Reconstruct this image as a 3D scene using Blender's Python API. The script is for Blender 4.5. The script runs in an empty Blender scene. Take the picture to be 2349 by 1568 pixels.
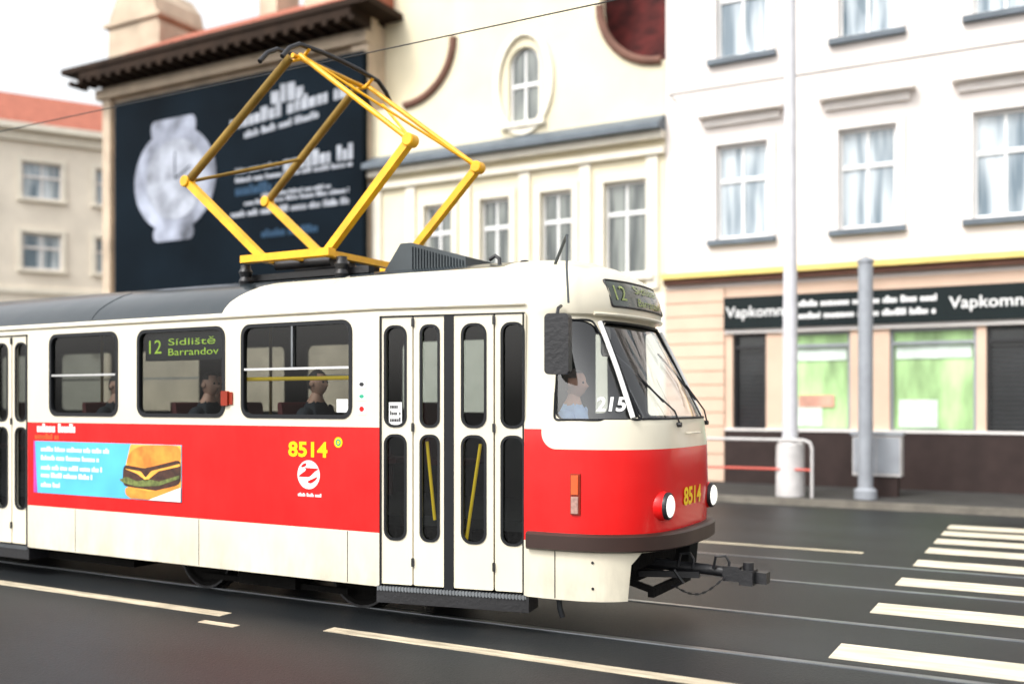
import bpy, bmesh, math, random
from mathutils import Matrix, Vector
random.seed(7)
SC=bpy.context.scene; COL=SC.collection
CA,SA=math.cos(math.radians(29.1)),math.sin(math.radians(29.1)); H=1.85; FP=2270.0
def at(px,py,Y):
    k=(px-1174)/FP; d=Y/(SA*k+CA); return d*(CA*k-SA), H-(py-922)*d/FP
def at2(px,py,A,B):
    k=(px-1174)/FP; D=Vector((-SA+k*CA,CA+k*SA)); A=Vector(A);B=Vector(B);U=(B-A).normalized(); N=Vector((-U.y,U.x))
    d=A.dot(N)/D.dot(N); P=D*d; return (P-A).dot(U), H-(py-922)*d/FP
# ---------------- materials
def nodes(name):
    m=bpy.data.materials.new(name); m.use_nodes=True; nt=m.node_tree
    return m,nt,nt.nodes['Principled BSDF']
def mat(name,col,rough=.55,metal=0,var=.12,scale=3,bump=0,bscale=30,emit=0,coat=0,stretch=(1,1,1),spec=.5):
    m,nt,b=nodes(name); N=nt.nodes; L=nt.links
    tc=N.new('ShaderNodeTexCoord'); mp=N.new('ShaderNodeMapping'); mp.inputs['Scale'].default_value=stretch
    L.new(tc.outputs['Object'],mp.inputs['Vector'])
    no=N.new('ShaderNodeTexNoise'); no.inputs['Scale'].default_value=scale; no.inputs['Detail'].default_value=6
    L.new(mp.outputs[0],no.inputs['Vector'])
    mr=N.new('ShaderNodeMapRange'); mr.inputs[1].default_value=.3; mr.inputs[2].default_value=.7
    mr.inputs[3].default_value=1-var; mr.inputs[4].default_value=1+var
    L.new(no.outputs['Fac'],mr.inputs[0])
    mx=N.new('ShaderNodeVectorMath'); mx.operation='SCALE'; mx.inputs[0].default_value=col
    L.new(mr.outputs[0],mx.inputs['Scale']); L.new(mx.outputs[0],b.inputs['Base Color'])
    b.inputs['Roughness'].default_value=rough; b.inputs['Metallic'].default_value=metal; b.inputs['Coat Weight'].default_value=coat
    b.inputs['Specular IOR Level'].default_value=spec
    if bump:
        n2=N.new('ShaderNodeTexNoise'); n2.inputs['Scale'].default_value=bscale; n2.inputs['Detail'].default_value=4
        L.new(tc.outputs['Object'],n2.inputs['Vector'])
        bp=N.new('ShaderNodeBump'); bp.inputs['Strength'].default_value=bump; bp.inputs['Distance'].default_value=.02
        L.new(n2.outputs['Fac'],bp.inputs['Height']); L.new(bp.outputs[0],b.inputs['Normal'])
    if emit:
        L.new(mx.outputs[0],b.inputs['Emission Color']); b.inputs['Emission Strength'].default_value=emit
    return m
def glass(name,tint,base=.04,k=.55):
    m=bpy.data.materials.new(name); m.use_nodes=True; nt=m.node_tree; N=nt.nodes; L=nt.links; N.clear()
    o=N.new('ShaderNodeOutputMaterial'); t=N.new('ShaderNodeBsdfTransparent'); t.inputs[0].default_value=(*tint,1)
    g=N.new('ShaderNodeBsdfGlossy'); g.inputs['Roughness'].default_value=.03
    f=N.new('ShaderNodeLayerWeight'); f.inputs[0].default_value=.5
    p=N.new('ShaderNodeMath'); p.operation='POWER'; p.inputs[1].default_value=4
    q=N.new('ShaderNodeMath'); q.operation='MULTIPLY_ADD'; q.inputs[1].default_value=k; q.inputs[2].default_value=base; q.use_clamp=True
    x=N.new('ShaderNodeMixShader'); L.new(f.outputs['Facing'],p.inputs[0]); L.new(p.outputs[0],q.inputs[0]); L.new(q.outputs[0],x.inputs[0])
    L.new(t.outputs[0],x.inputs[1]); L.new(g.outputs[0],x.inputs[2]); L.new(x.outputs[0],o.inputs[0]); return m
CREAM=(.72,.665,.53); RED=(.70,.006,.006)
def tram_paint():
    m,nt,b=nodes('tram_paint'); N=nt.nodes; L=nt.links
    tc=N.new('ShaderNodeTexCoord'); s=N.new('ShaderNodeSeparateXYZ'); L.new(tc.outputs['Object'],s.inputs[0])
    X,Z=s.outputs[0],s.outputs[2]
    def ma(op,a,b_=None):
        n=N.new('ShaderNodeMath'); n.operation=op
        for i,v in enumerate((a,b_)):
            if v is None: continue
            if isinstance(v,(int,float)): n.inputs[i].default_value=v
            else: L.new(v,n.inputs[i])
        return n.outputs[0]
    def hyp(a,b_): return ma('SQRT',ma('ADD',ma('MULTIPLY',a,a),ma('MULTIPLY',b_,b_)))
    cab=ma('LESS_THAN',hyp(ma('MAXIMUM',ma('SUBTRACT',-3.57+.13,X),0),ma('MAXIMUM',ma('SUBTRACT',1.485+.13,Z),0)),.13)
    red=ma('MULTIPLY',ma('GREATER_THAN',Z,.765),ma('LESS_THAN',Z,1.64))
    red=ma('MULTIPLY',red,ma('SUBTRACT',1,cab))
    inc=ma('LESS_THAN',hyp(ma('MAXIMUM',ma('SUBTRACT',-6.78+.3,X),0),ma('MAXIMUM',ma('SUBTRACT',Z,2.985-.3),0)),.3)
    gr=ma('MULTIPLY',ma('GREATER_THAN',Z,2.668),ma('SUBTRACT',1,inc)); gr=ma('MULTIPLY',gr,ma('LESS_THAN',X,-4.1))
    def mix(f,c1,c2):
        n=N.new('ShaderNodeMix'); n.data_type='RGBA'; L.new(f,n.inputs[0])
        for i,c in ((6,c1),(7,c2)):
            if isinstance(c,tuple): n.inputs[i].default_value=(*c,1)
            else: L.new(c,n.inputs[i])
        return n.outputs[2]
    c=mix(red,CREAM,RED); c=mix(gr,c,(.014,.022,.027))
    mp=N.new('ShaderNodeMapping'); mp.inputs['Scale'].default_value=(1.6,1.6,.6); L.new(tc.outputs['Object'],mp.inputs[0])
    no=N.new('ShaderNodeTexNoise'); no.inputs['Scale'].default_value=2.4; no.inputs['Detail'].default_value=8; no.inputs['Roughness'].default_value=.65; L.new(mp.outputs[0],no.inputs['Vector'])
    dz=N.new('ShaderNodeMapRange'); L.new(Z,dz.inputs[0]); dz.inputs[1].default_value=.3; dz.inputs[2].default_value=.8; dz.inputs[3].default_value=1.2; dz.inputs[4].default_value=.18
    d=ma('MULTIPLY',dz.outputs[0],ma('MAXIMUM',ma('SUBTRACT',no.outputs[0],.36),0))
    c=mix(d,c,(.12,.10,.08)); L.new(c,b.inputs['Base Color'])
    b.inputs['Roughness'].default_value=.24; b.inputs['Coat Weight'].default_value=.15; b.inputs['Coat Roughness'].default_value=.05; b.inputs['Specular IOR Level'].default_value=.4
    n2=N.new('ShaderNodeTexNoise'); n2.inputs['Scale'].default_value=1.6; L.new(tc.outputs['Object'],n2.inputs['Vector'])
    bp=N.new('ShaderNodeBump'); bp.inputs['Strength'].default_value=.25; bp.inputs['Distance'].default_value=.04; L.new(n2.outputs[0],bp.inputs['Height']); L.new(bp.outputs[0],b.inputs['Normal'])
    return m
M={}
M['paint']=tram_paint()
M['cream']=mat('cream_paint',CREAM,.28,var=.06,coat=.12,spec=.4,scale=2.5,stretch=(1,1,.5))
M['red']=mat('red_paint',RED,.3,var=.05,coat=.1,spec=.35)
M['inner']=mat('interior_panel',(.045,.045,.043),.6,spec=.3)
M['rubber']=mat('black_rubber',(.008,.009,.011),.5,spec=.3)
M['black']=mat('black_metal',(.012,.012,.014),.45,var=.3,bump=.2)
M['grime']=mat('underframe_grime',(.007,.0065,.006),.9,var=.4,bump=.5,spec=.12)
M['bumper']=mat('bumper_rubber',(.030,.012,.008),.45,var=.2)
M['dred']=mat('dark_red_lens',(.24,.025,.010),.35,var=.15,spec=.3)
M['yellow']=mat('yellow_paint',(.84,.42,.004),.4,var=.16,scale=6)
M['yrail']=mat('bright_yellow_tube',(.95,.62,.01),.4,var=.03,emit=.25)  # slight glow added to the tubes, brightening them behind tinted panes
M['brown']=mat('brownish_yellow_paint',(.22,.135,.025),.65,var=.3,spec=.25)  # browner, darker yellow; the colour of arms blurred by motion
M['num']=mat('yellow_lettering',(.95,.62,.01),.4,var=.03,spec=.2)
M['white']=mat('white_paint',(.80,.80,.79),.45,var=.04)
M['chrome']=mat('bright_metal',(.80,.80,.80),.22,1,var=.05)
M['steel']=mat('worn_steel',(.20,.21,.22),.42,.9,var=.25)
M['railst']=mat('rail_steel',(.30,.32,.34),.35,.9,var=.2)
M['lens']=mat('headlight_lens',(.95,.93,.86),.08,var=.02,emit=1.2,coat=1)
M['clear']=mat('clear_ribbed_lens',(.38,.22,.18),.15,var=.3,scale=30,coat=.6)
M['orange']=mat('orange_lens',(.62,.09,.015),.2,var=.2,coat=.6)
M['grey']=mat('roof_grey',(.035,.045,.05),.5,var=.2)
M['glass']=glass('side_glass',(.50,.54,.54),.035,.6); M['wglass']=glass('windscreen_glass',(.92,.95,.955),.12,.9)
M['led']=mat('led_lettering',(.26,.31,.11),.6,var=.3,scale=40,emit=.15); M['ledi']=mat('inner_led_lettering',(.42,.62,.04),.6,var=.35,scale=30,emit=.8)
M['dispg']=mat('display_glass',(.035,.045,.032),.22,coat=.5,var=.3,scale=12)
M['seat']=mat('dark_red_seat',(.10,.012,.012),.6); M['floorm']=mat('tram_floor',(.03,.03,.03),.8)
M['skyblue']=mat('sky_blue_print',(.09,.46,.74),.4,var=.18,scale=1.5); M['violet']=mat('violet_print',(.45,.05,.35),.4)
M['bun']=mat('bun_print',(.72,.24,.03),.5,var=.35,scale=7); M['patty']=mat('patty_print',(.05,.018,.010),.6,var=.5,scale=20); M['lett']=mat('lettuce_print',(.13,.16,.04),.5,var=.6,scale=25); M['cheese']=mat('cheese_print',(.90,.42,.06),.5,var=.25,scale=3)
M['green']=mat('green_spot',(.02,.35,.2),.5)
M['asphalt']=mat('asphalt',(.0125,.0148,.0165),.46,var=.45,scale=.9,bump=.30,bscale=55,stretch=(.35,1,1),spec=.28)
M['mark']=mat('road_marking',(.46,.40,.29),.65,var=.4,scale=5,bump=.3,bscale=80,stretch=(.5,3,1))
M['markw']=mat('crossing_paint',(.62,.56,.43),.65,var=.28,scale=4,bump=.3,bscale=80,stretch=(.5,3,1))
M['pave']=mat('pavement_stone',(.05,.048,.046),.85,var=.2,scale=4,bump=.4,spec=.2)
M['kerb']=mat('kerb_stone',(.17,.155,.13),.8,var=.2,scale=5,bump=.3,spec=.2)
# ---------------- mesh helper
I4=Matrix.Identity(4); CUR=[I4]
def roundpoly(pts,r,n=5):
    out=[]; m=len(pts)
    for i in range(m):
        p=Vector(pts[i]); a=Vector(pts[i-1]); b=Vector(pts[(i+1)%m])
        da=(a-p); db=(b-p); la=min(r,da.length*.48); lb=min(r,db.length*.48)
        A=p+da.normalized()*la; B=p+db.normalized()*lb
        for k in range(n+1):
            t=k/n; out.append(tuple(A*(1-t)**2*1.0+p*2*t*(1-t)+B*t*t))
    return out
def rr(x0,y0,x1,y1,r,n=5):
    out=[]
    for cx,cy,a0 in ((x1-r,y1-r,0),(x0+r,y1-r,90),(x0+r,y0+r,180),(x1-r,y0+r,270)):
        for k in range(n+1):
            a=math.radians(a0+90*k/n); out.append((cx+r*math.cos(a),cy+r*math.sin(a)))
    return out
def circ(cx,cy,rx,ry=None,n=28):
    ry=ry or rx; return [(cx+rx*math.cos(2*math.pi*i/n),cy+ry*math.sin(2*math.pi*i/n)) for i in range(n)]
def frame(o,u):
    u=Vector((u[0],u[1],0)).normalized(); z=Vector((0,0,1)); n=u.cross(z)
    m=Matrix.Identity(4)
    for i in range(3): m[i][0]=u[i]; m[i][1]=z[i]; m[i][2]=n[i]; m[i][3]=o[i]
    return m
class MB:
    def __init__(s): s.bm=bmesh.new()
    def face(s,vs,mi=0):
        try: f=s.bm.faces.new(vs); f.material_index=mi; return f
        except ValueError: return None
    def box(s,x0,y0,z0,x1,y1,z1,mi=0,T=I4):
        v=[s.bm.verts.new(T@Vector((x,y,z))) for x in (x0,x1) for y in (y0,y1) for z in (z0,z1)]
        for q in ((0,1,3,2),(4,6,7,5),(0,4,5,1),(2,3,7,6),(0,2,6,4),(1,5,7,3)): s.face([v[i] for i in q],mi)
        return s
    def prism(s,pts,T,t0,t1,mi=0):
        a=[s.bm.verts.new(T@Vector((p[0],p[1],t0))) for p in pts]; b=[s.bm.verts.new(T@Vector((p[0],p[1],t1))) for p in pts]
        s.face(list(reversed(a)),mi); s.face(b,mi); n=len(pts)
        for i in range(n): s.face([a[i],a[(i+1)%n],b[(i+1)%n],b[i]],mi)
        return s
    def sheet(s,pts,T,t,mi=0):
        s.face([s.bm.verts.new(T@Vector((p[0],p[1],t))) for p in pts],mi); return s
    def ring(s,po,pi,T,t0,t1,mi=0):
        n=len(po); L=[[s.bm.verts.new(T@Vector((p[0],p[1],t))) for p in q] for q,t in ((po,t0),(po,t1),(pi,t1),(pi,t0))]
        for k in range(4):
            A,B=L[k],L[(k+1)%4]
            for i in range(n): s.face([A[i],A[(i+1)%n],B[(i+1)%n],B[i]],mi)
        return s
    def beam(s,p0,p1,w,h,mi=0,up=(0,0,1)):
        p0=Vector(p0);p1=Vector(p1); d=(p1-p0).normalized(); u=Vector(up)
        if abs(d.dot(u))>.98: u=Vector((1,0,0))
        a=d.cross(u).normalized(); b=a.cross(d).normalized()
        v=[s.bm.verts.new(p+a*i*w/2+b*j*h/2) for p in (p0,p1) for i,j in ((-1,-1),(1,-1),(1,1),(-1,1))]
        for q in ((0,3,2,1),(4,5,6,7),(0,1,5,4),(1,2,6,5),(2,3,7,6),(3,0,4,7)): s.face([v[i] for i in q],mi)
        return s
    def tube(s,pts,r,seg=8,closed=False,mi=0):
        P=[Vector(p) for p in pts]; n=len(P); rings=[]; prev=None
        for i,p in enumerate(P):
            if closed: d=P[(i+1)%n]-P[i-1]
            else: d=P[min(i+1,n-1)]-P[max(i-1,0)]
            d.normalize()
            if prev is None:
                u=Vector((0,0,1)) if abs(d.z)<.9 else Vector((1,0,0)); a=d.cross(u).normalized()
            else:
                a=(prev-d*prev.dot(d)).normalized()
            prev=a; b=d.cross(a); rad=r[i] if isinstance(r,(list,tuple)) else r
            rings.append([s.bm.verts.new(p+(a*math.cos(2*math.pi*k/seg)+b*math.sin(2*math.pi*k/seg))*rad) for k in range(seg)])
        for i in range(n if closed else n-1):
            A,B=rings[i],rings[(i+1)%n]
            for k in range(seg): s.face([A[k],A[(k+1)%seg],B[(k+1)%seg],B[k]],mi)
        if not closed: s.face(list(reversed(rings[0])),mi); s.face(rings[-1],mi)
        return s
    def lathe(s,prof,o,ax,seg=24,mi=0):
        o=Vector(o); ax=Vector(ax).normalized(); u=Vector((0,0,1)) if abs(ax.z)<.9 else Vector((1,0,0)); a=ax.cross(u).normalized(); b=ax.cross(a); rings=[]
        for t,r in prof: rings.append([s.bm.verts.new(o+ax*t+(a*math.cos(2*math.pi*k/seg)+b*math.sin(2*math.pi*k/seg))*r) for k in range(seg)])
        for A,B in zip(rings,rings[1:]):
            for k in range(seg): s.face([A[k],A[(k+1)%seg],B[(k+1)%seg],B[k]],mi)
        s.face(list(reversed(rings[0])),mi); s.face(rings[-1],mi); return s
    def grid(s,fn,nu,nv,mi=0):
        g=[[s.bm.verts.new(fn(i/nu,j/nv)) for j in range(nv+1)] for i in range(nu+1)]
        for i in range(nu):
            for j in range(nv): s.face([g[i][j],g[i+1][j],g[i+1][j+1],g[i][j+1]],mi)
        return s
    def mesh(s,me,fn,mi=0):
        vs=[s.bm.verts.new(fn(v.co)) for v in me.vertices]
        for p in me.polygons: s.face([vs[i] for i in p.vertices],mi)
        return s
    def build(s,name,mats,parent=None,smooth=None):
        if CUR[0] is not I4: s.bm.transform(CUR[0])
        bmesh.ops.recalc_face_normals(s.bm,faces=s.bm.faces[:])
        me=bpy.data.meshes.new(name); s.bm.to_mesh(me); s.bm.free()
        return place(name,me,mats,parent,smooth)
ROOT={}
def place(name,me,mats,parent=None,smooth=None):
    me.name=name
    if not isinstance(mats,(list,tuple)): mats=[mats]
    if len(me.materials)==0:
        for m in mats: me.materials.append(M[m] if isinstance(m,str) else m)
    if smooth:
        for p in me.polygons: p.use_smooth=True
        me.set_sharp_from_angle(angle=math.radians(smooth))
    o=bpy.data.objects.new(name,me); COL.objects.link(o)
    if parent:
        o.parent=parent
        if parent.name in ROOT: o.matrix_parent_inverse=Matrix.Translation(-ROOT[parent.name])
    return o
def thing(name,label,cat,loc,group=None):
    o=bpy.data.objects.new(name,None); COL.objects.link(o); o.location=loc; o.empty_display_size=.2
    ROOT[o.name]=Vector(loc); o['label']=label; o['category']=cat
    if group:o['group']=group
    return o
def tag(o,label,cat,group=None):
    o['label']=label;o['category']=cat
    if group:o['group']=group
    return o
def struct(o): o['kind']='structure'; return o
def ev_mesh(o):
    dg=bpy.context.evaluated_depsgraph_get(); dg.update(); me=bpy.data.meshes.new_from_object(o.evaluated_get(dg)); return me
def kill(o): bpy.data.objects.remove(o)
def plate_mesh(outer,holes,t):
    cu=bpy.data.curves.new('c','CURVE'); cu.dimensions='2D'; cu.fill_mode='BOTH'; cu.extrude=t/2
    for p in [outer]+list(holes):
        sp=cu.splines.new('POLY'); sp.points.add(len(p)-1); sp.use_cyclic_u=True
        for i,q in enumerate(p): sp.points[i].co=(q[0],q[1],0,1)
    o=bpy.data.objects.new('c',cu); COL.objects.link(o); me=ev_mesh(o); bpy.data.objects.remove(o); return me
def text_mesh(txt,h,bold=0,width=None):
    cu=bpy.data.curves.new('t','FONT'); cu.body=txt; cu.size=1; cu.offset=bold; cu.resolution_u=3
    o=bpy.data.objects.new('t',cu); COL.objects.link(o); me=ev_mesh(o); bpy.data.objects.remove(o)
    xs=[v.co.x for v in me.vertices]; ys=[v.co.y for v in me.vertices]
    x0,x1,y0,y1=min(xs),max(xs),min(ys),max(ys); sy=h/(y1-y0); sx=(width/(x1-x0)) if width else sy
    for v in me.vertices: v.co=Vector(((v.co.x-(x0+x1)/2)*sx,(v.co.y-(y0+y1)/2)*sy,0))
    return me
# ---------------- tram hull
YC=7.88
#   z,   W,    b,    N, n
LV=[(.32,1.23,1.0,-2.74,3.2),(.70,1.23,1.0,-2.69,3.2),(1.1,1.23,1.0,-2.67,3.2),(1.5,1.23,.995,-2.68,3.2),(1.66,1.23,.99,-2.70,3.2),(1.71,1.23,.985,-2.71,3.2),
    (2.12,1.23,.975,-2.92,2.75),(2.53,1.23,.965,-3.145,2.3),(2.55,1.23,.965,-3.085,2.3),(2.60,1.23,.965,-3.075,2.3),(2.66,1.205,.955,-3.08,2.3),(2.72,1.165,.94,-3.09,2.3),(2.78,1.11,.91,-3.11,2.3),
    (2.84,1.03,.87,-3.15,2.3),(2.90,.93,.80,-3.21,2.3),(2.95,.83,.72,-3.29,2.3),(3.0,.69,.60,-3.40,2.3),(3.04,.54,.47,-3.53,2.3),(3.07,.40,.34,-3.68,2.3),(3.09,.26,.22,-3.85,2.3),(3.10,.10,.08,-4.0,2.3)]
def lev(z):
    if z<=LV[0][0]: return LV[0]
    for a,b in zip(LV,LV[1:]):
        if z<=b[0]:
            t=(z-a[0])/(b[0]-a[0]); return tuple(a[i]*(1-t)+b[i]*t for i in range(5))
    return LV[-1]
def X0(N): return min(-3.70,N-.5)
def hullX(z,dy,off=0):
    _,W,b,N,n=lev(z); x0=X0(N); a=N-x0; q=min(1,abs(dy)/b); return x0+a*(1-q**n)**(1/n)+off
def hullD(z,x,off=0):
    _,W,b,N,n=lev(z); x0=X0(N); a=N-x0
    if x<=-4.98: return W+off
    if x<=x0: return W+(b-W)*(x+4.98)/(x0+4.98)+off
    return b*max(0,1-((x-x0)/a)**n)**(1/n)+off
def outline(l,off=0,K=22):
    z,W,b,N,n=l; W=max(.05,W-off); b=max(.04,b-off); N-=off; x0=X0(N); a=N-x0; half=[]
    for k in range(K+1):
        t=math.pi/2*k/K; half.append((x0+a*math.cos(t)**(2/n),b*math.sin(t)**(2/n)))
    half+= [(x,W) for x in (-4.98,-6.5,-8,-10,-12,-14.2)]
    for k in range(K,-1,-1):
        t=math.pi/2*k/K; half.append((-19.2-(x0+a*math.cos(t)**(2/n)),b*math.sin(t)**(2/n)))
    return [(x,YC-d) for x,d in half]+[(x,YC+d) for x,d in reversed(half[1:-1])]
def hull(levels,off,mi):
    m=MB(); rings=[]
    for l in levels:
        z=l[0]
        if off: z=.1 if l is levels[0] else (z-.05 if z>2.54 else z)
        rings.append([m.bm.verts.new((x,y,z)) for x,y in outline(l,off)])
    for A,B in zip(rings,rings[1:]):
        n=len(A)
        for i in range(n): m.face([A[i],A[(i+1)%n],B[(i+1)%n],B[i]],mi)
    m.face(list(reversed(rings[0])),mi); m.face(rings[-1],mi); return m
lvi=[l for l in LV if abs(l[0]-2.55)>.001]
ho=hull(LV,0,0).build('hull',['paint','inner'])
hi=hull(lvi,.05,1).build('inner_hull',['paint','inner'])
FS=frame((0,6.65,0),(1,0)); FSF=frame((0,2*YC-6.65,0),(1,0))
DA,DB=(-4.98,6.65),(-3.70,6.88); FD=frame((DA[0],DA[1],0),(DB[0]-DA[0],DB[1]-DA[1])); DL=math.hypot(DB[0]-DA[0],DB[1]-DA[1])
FDF=frame((DA[0],2*YC-6.65,0),(DB[0]-DA[0],-(DB[1]-DA[1])))
FM=frame((-10.86,6.65,0),(1,0))
WZ0,WZ1=1.73,2.53
def xr(a,b): return at(a,900,6.65)[0],at(b,900,6.65)[0]
WN=[xr(557,803),xr(318,512),xr(116,267),(-12.35,-11.25),(-13.7,-12.6)]
WF=WN+[(-10.75,-9.6)]
cut=MB()
for a,b in WN: cut.prism(rr(a,WZ0,b,WZ1,.09),FS,-.3,.3,1)
for a,b in WF: cut.prism(rr(a,WZ0,b,WZ1,.09),FSF,-.3,.3,1)
cut.prism(rr(.12,WZ0,1.15,WZ1,.09),FDF,-.3,.3,1)
cut.prism([(.015,.2),(DL-.02,.2),(DL-.02,2.565),(.015,2.565)],FD,-.3,.3,1)
cut.prism([(.0,.2),(1.30,.2),(1.30,2.565),(.0,2.565)],FM,-.3,.3,1)
CWP=[(-3.46,1.715),(-3.15,1.715),(-2.835,1.715),(-2.97,1.97),(-3.115,2.24),(-3.265,2.50),(-3.46,2.50)]
CW=roundpoly([(-3.46,1.715),(-2.835,1.715),(-3.265,2.50),(-3.46,2.50)],.09)
cut.prism(CW,FS,-1.2,.3,1); cut.prism(CW,FSF,-.3,1.2,1)
FX=Matrix(((0,0,1,0),(1,0,0,YC),(0,1,0,0),(0,0,0,1)))
WS=roundpoly([(-.735,1.72),(.735,1.72),(.62,2.495),(-.62,2.495)],.09)
cut2=MB(); cut2.prism(WS,FX,-3.5,-2.2,1)
cut2.prism([(-.80,.1),(.80,.1),(.80,.60),(.74,.69),(-.74,.69),(-.80,.60)],FX,-3.6,-2.2,1)
co=cut.build('cutter',['paint','inner']); co2=cut2.build('cutter',['paint','inner'])
def boo(o,c):
    md=o.modifiers.new('b','BOOLEAN'); md.operation='DIFFERENCE'; md.object=c; md.solver='EXACT'
boo(ho,hi);boo(ho,co);boo(ho,co2)
bm_=ev_mesh(ho)
for c in (ho,hi,co,co2): kill(c)
tram=thing('tram','red and cream single tram numbered 8514 with yellow pantograph, running on the near track','tram',(-9.6,YC,0))
body=place('body',bm_,['paint','inner'],tram,32)
for sg in (-1,1):
    MB().tube([(-16.0,YC+sg*1.238,2.63),(-4.98,YC+sg*1.238,2.63),(-3.72,YC+sg*.985,2.63)],.014,6).build('roof_gutter','cream',tram,40)
for x in (-8.6,-5.7):
    m=MB(); m.tube([(x,YC-hullD(z,x,.001),z) for z in (2.67,2.72,2.78,2.84,2.90,2.95,3.0)],.005,5); m.build('roof_seam','grey' if x<-6.8 else 'cream',tram)
def side_window(a,b,F,sg,divs,far=False):
    m=MB(); m.ring(rr(a-.022,WZ0-.022,b+.022,WZ1+.022,.105),rr(a+.012,WZ0+.012,b-.012,WZ1-.012,.08),F,-.03*sg,.008*sg)
    g=m.build('side_window','rubber',tram,40)
    MB().sheet(rr(a,WZ0,b,WZ1,.085),F,-.018*sg).build('pane','glass',g)
    for kind,p0,p1,q in divs:
        d=MB()
        if kind=='h': d.prism([(p0,q-.010),(p1,q-.010),(p1,q+.010),(p0,q+.010)],F,-.028*sg,.004*sg)
        else: d.prism([(q-.010,p0),(q+.010,p0),(q+.010,p1),(q-.010,p1)],F,-.028*sg,.006*sg)
        d.build('divider','steel' if kind=='v' else 'chrome' ,g)
    return g
for i,(a,b) in enumerate(WN):
    dv=[]
    if i==0: dv=[('h',a+.01,b-.01,2.145),('v',2.155,WZ1-.01,(a+b)/2-.03)]
    elif i!=1: dv=[('h',a+.01,b-.01,2.125)]
    side_window(a,b,FS,1,dv)
for i,(a,b) in enumerate(WF): side_window(a,b,FSF,-1,[('h',a+.01,b-.01,2.16)] if i%2 else [])
side_window(.12,1.15,FDF,-1,[])
for sg in (-1,1):
    pts=[(x,YC+sg*(hullD(z,x,.003)),z) for x,z in roundpoly(CWP,.03,3)]
    m=MB(); m.tube(pts,.010,6,True); g=m.build('cab_window','rubber',tram,50)
    def fn(u,v,sg=sg):
        z=1.71+v*.80; xe=-2.835+(z-1.715)*(-.43/.785); x=-3.47+u*(xe+3.47+.01); return (x,YC+sg*(hullD(z,x)-.018),z)
    MB().grid(fn,16,8).build('pane','wglass',g,60)
P4=[(-.735,1.72)]+[(-.735+1.47*i/10,1.72) for i in range(1,10)]+[(.735,1.72),(.697,1.98),(.658,2.24),(.62,2.495)]+[(.62-1.24*i/10,2.495) for i in range(1,10)]+[(-.62,2.495),(-.658,2.24),(-.697,1.98)]
pts=[(hullX(z,d,.002),YC+d,z) for d,z in roundpoly(P4,.03,3)]
m=MB(); m.tube(pts,.010,6,True); ws=m.build('windscreen','rubber',tram,50)
def fn(u,v):
    z=1.70+v*.80; hw=.752-.118*v; d=-hw+2*hw*u; return (hullX(z,d)-.02,YC+d,z)
MB().grid(fn,24,10).build('pane','wglass',ws,60)
for sg in (-1,1):
    pts=[]
    for i in range(9):
        z=1.73+.755*i/8; d=.780-.125*i/8; pts.append((hullX(z,d,.022),YC+sg*(d+.020),z))
    m=MB(); m.tube(pts,.021,8); m.build('pillar_trim','white',tram,50)
for (d0,z0,d1,z1) in ((-.28,1.70,-.52,2.13),(.60,1.70,.33,2.15)):
    m=MB(); m.tube([(hullX(z0,d0,.03),YC+d0,z0-.03),(hullX(z0+.1,d0-.05,.05),YC+d0-.04,z0+.08),(hullX(z1-.1,d1,.03),YC+d1+.06,z1-.15)],.007,6)
    m.tube([(hullX(z1-.28+.55*t,d1+.13-.20*t,.018),YC+d1+.13-.20*t,z1-.28+.40*t) for t in (0,.25,.5,.75,1)],.009,6)
    m.lathe([(0,.02),(.04,.02)],(hullX(z0,d0,.0),YC+d0,z0-.03),(1,0,0),12)
    m.build('wiper','black',tram,50)
m=MB(); m.tube([(hullX(2.58,d,.004),YC+d,2.553) for d in [-.72+.09*i for i in range(17)]],.014,6); m.build('windscreen_hood','cream',tram,50)
m=MB(); m.prism(rr(-.60,2.22,-.42,2.46,.05),FX,-3.24,-3.23); m.build('sun_visor','steel',tram,40)
m=MB(); m.tube([(hullX(1.60,-.12,0),YC-.12,1.60),(hullX(1.60,-.12,.04),YC-.12,1.60),(hullX(1.60,.12,.04),YC+.12,1.60),(hullX(1.60,.12,0),YC+.12,1.60)],.008,6); m.build('front_handle','cream',tram,50)
# destination display
HD=.56
m=MB(); m.grid(lambda u,v:(hullX(2.625+.21*v,-HD+2*HD*u,.008),YC-HD+2*HD*u,2.625+.21*v),28,8); dd=m.build('destination_display','dispg',tram,60)
pts=[(hullX(z,d,.008),YC+d,z) for d,z in roundpoly([(-HD,2.62)]+[(-HD+HD*.2*i,2.62) for i in range(1,10)]+[(HD,2.62),(HD,2.838)]+[(HD-HD*.2*i,2.838) for i in range(1,10)]+[(-HD,2.838)],.02,2)]
m=MB(); m.tube(pts,.009,6,True); m.build('display_frame','black',dd,50)
for s_,h,w,cx,cz in (('12',.12,.13,-.44,2.735),('Sídliště',.075,.50,.03,2.785),('Barrandov',.065,.56,.08,2.675)):
    m=MB(); t=text_mesh(s_,h,.0,w); m.mesh(t,lambda co,cx=cx,cz=cz:(hullX(cz+co.y,cx+co.x,.016),YC+cx+co.x,cz+co.y)); m.build('display_lettering','led',dd)
t=text_mesh('8514',.15,.03,.42); m=MB(); m.mesh(t,lambda co:(hullX(1.09+co.y,co.x-.03,.008),YC+co.x-.03,1.09+co.y)); m.build('fleet_number','num',tram)
def onside(pxc,pyc,h,wpx,txt,mt,name,par,bold=.02,F=FS):
    x,z=at(pxc,pyc,6.65); x0=at(pxc-wpx/2,pyc,6.65)[0]; x1=at(pxc+wpx/2,pyc,6.65)[0]
    t=text_mesh(txt,h,bold,x1-x0); m=MB(); m.mesh(t,lambda co:F@Vector((co.x+x,co.y+z,.005))); return m.build(name,mt,par)
onside(706,1030,.135,90,'8514','num','fleet_number',tram,.03)
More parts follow.
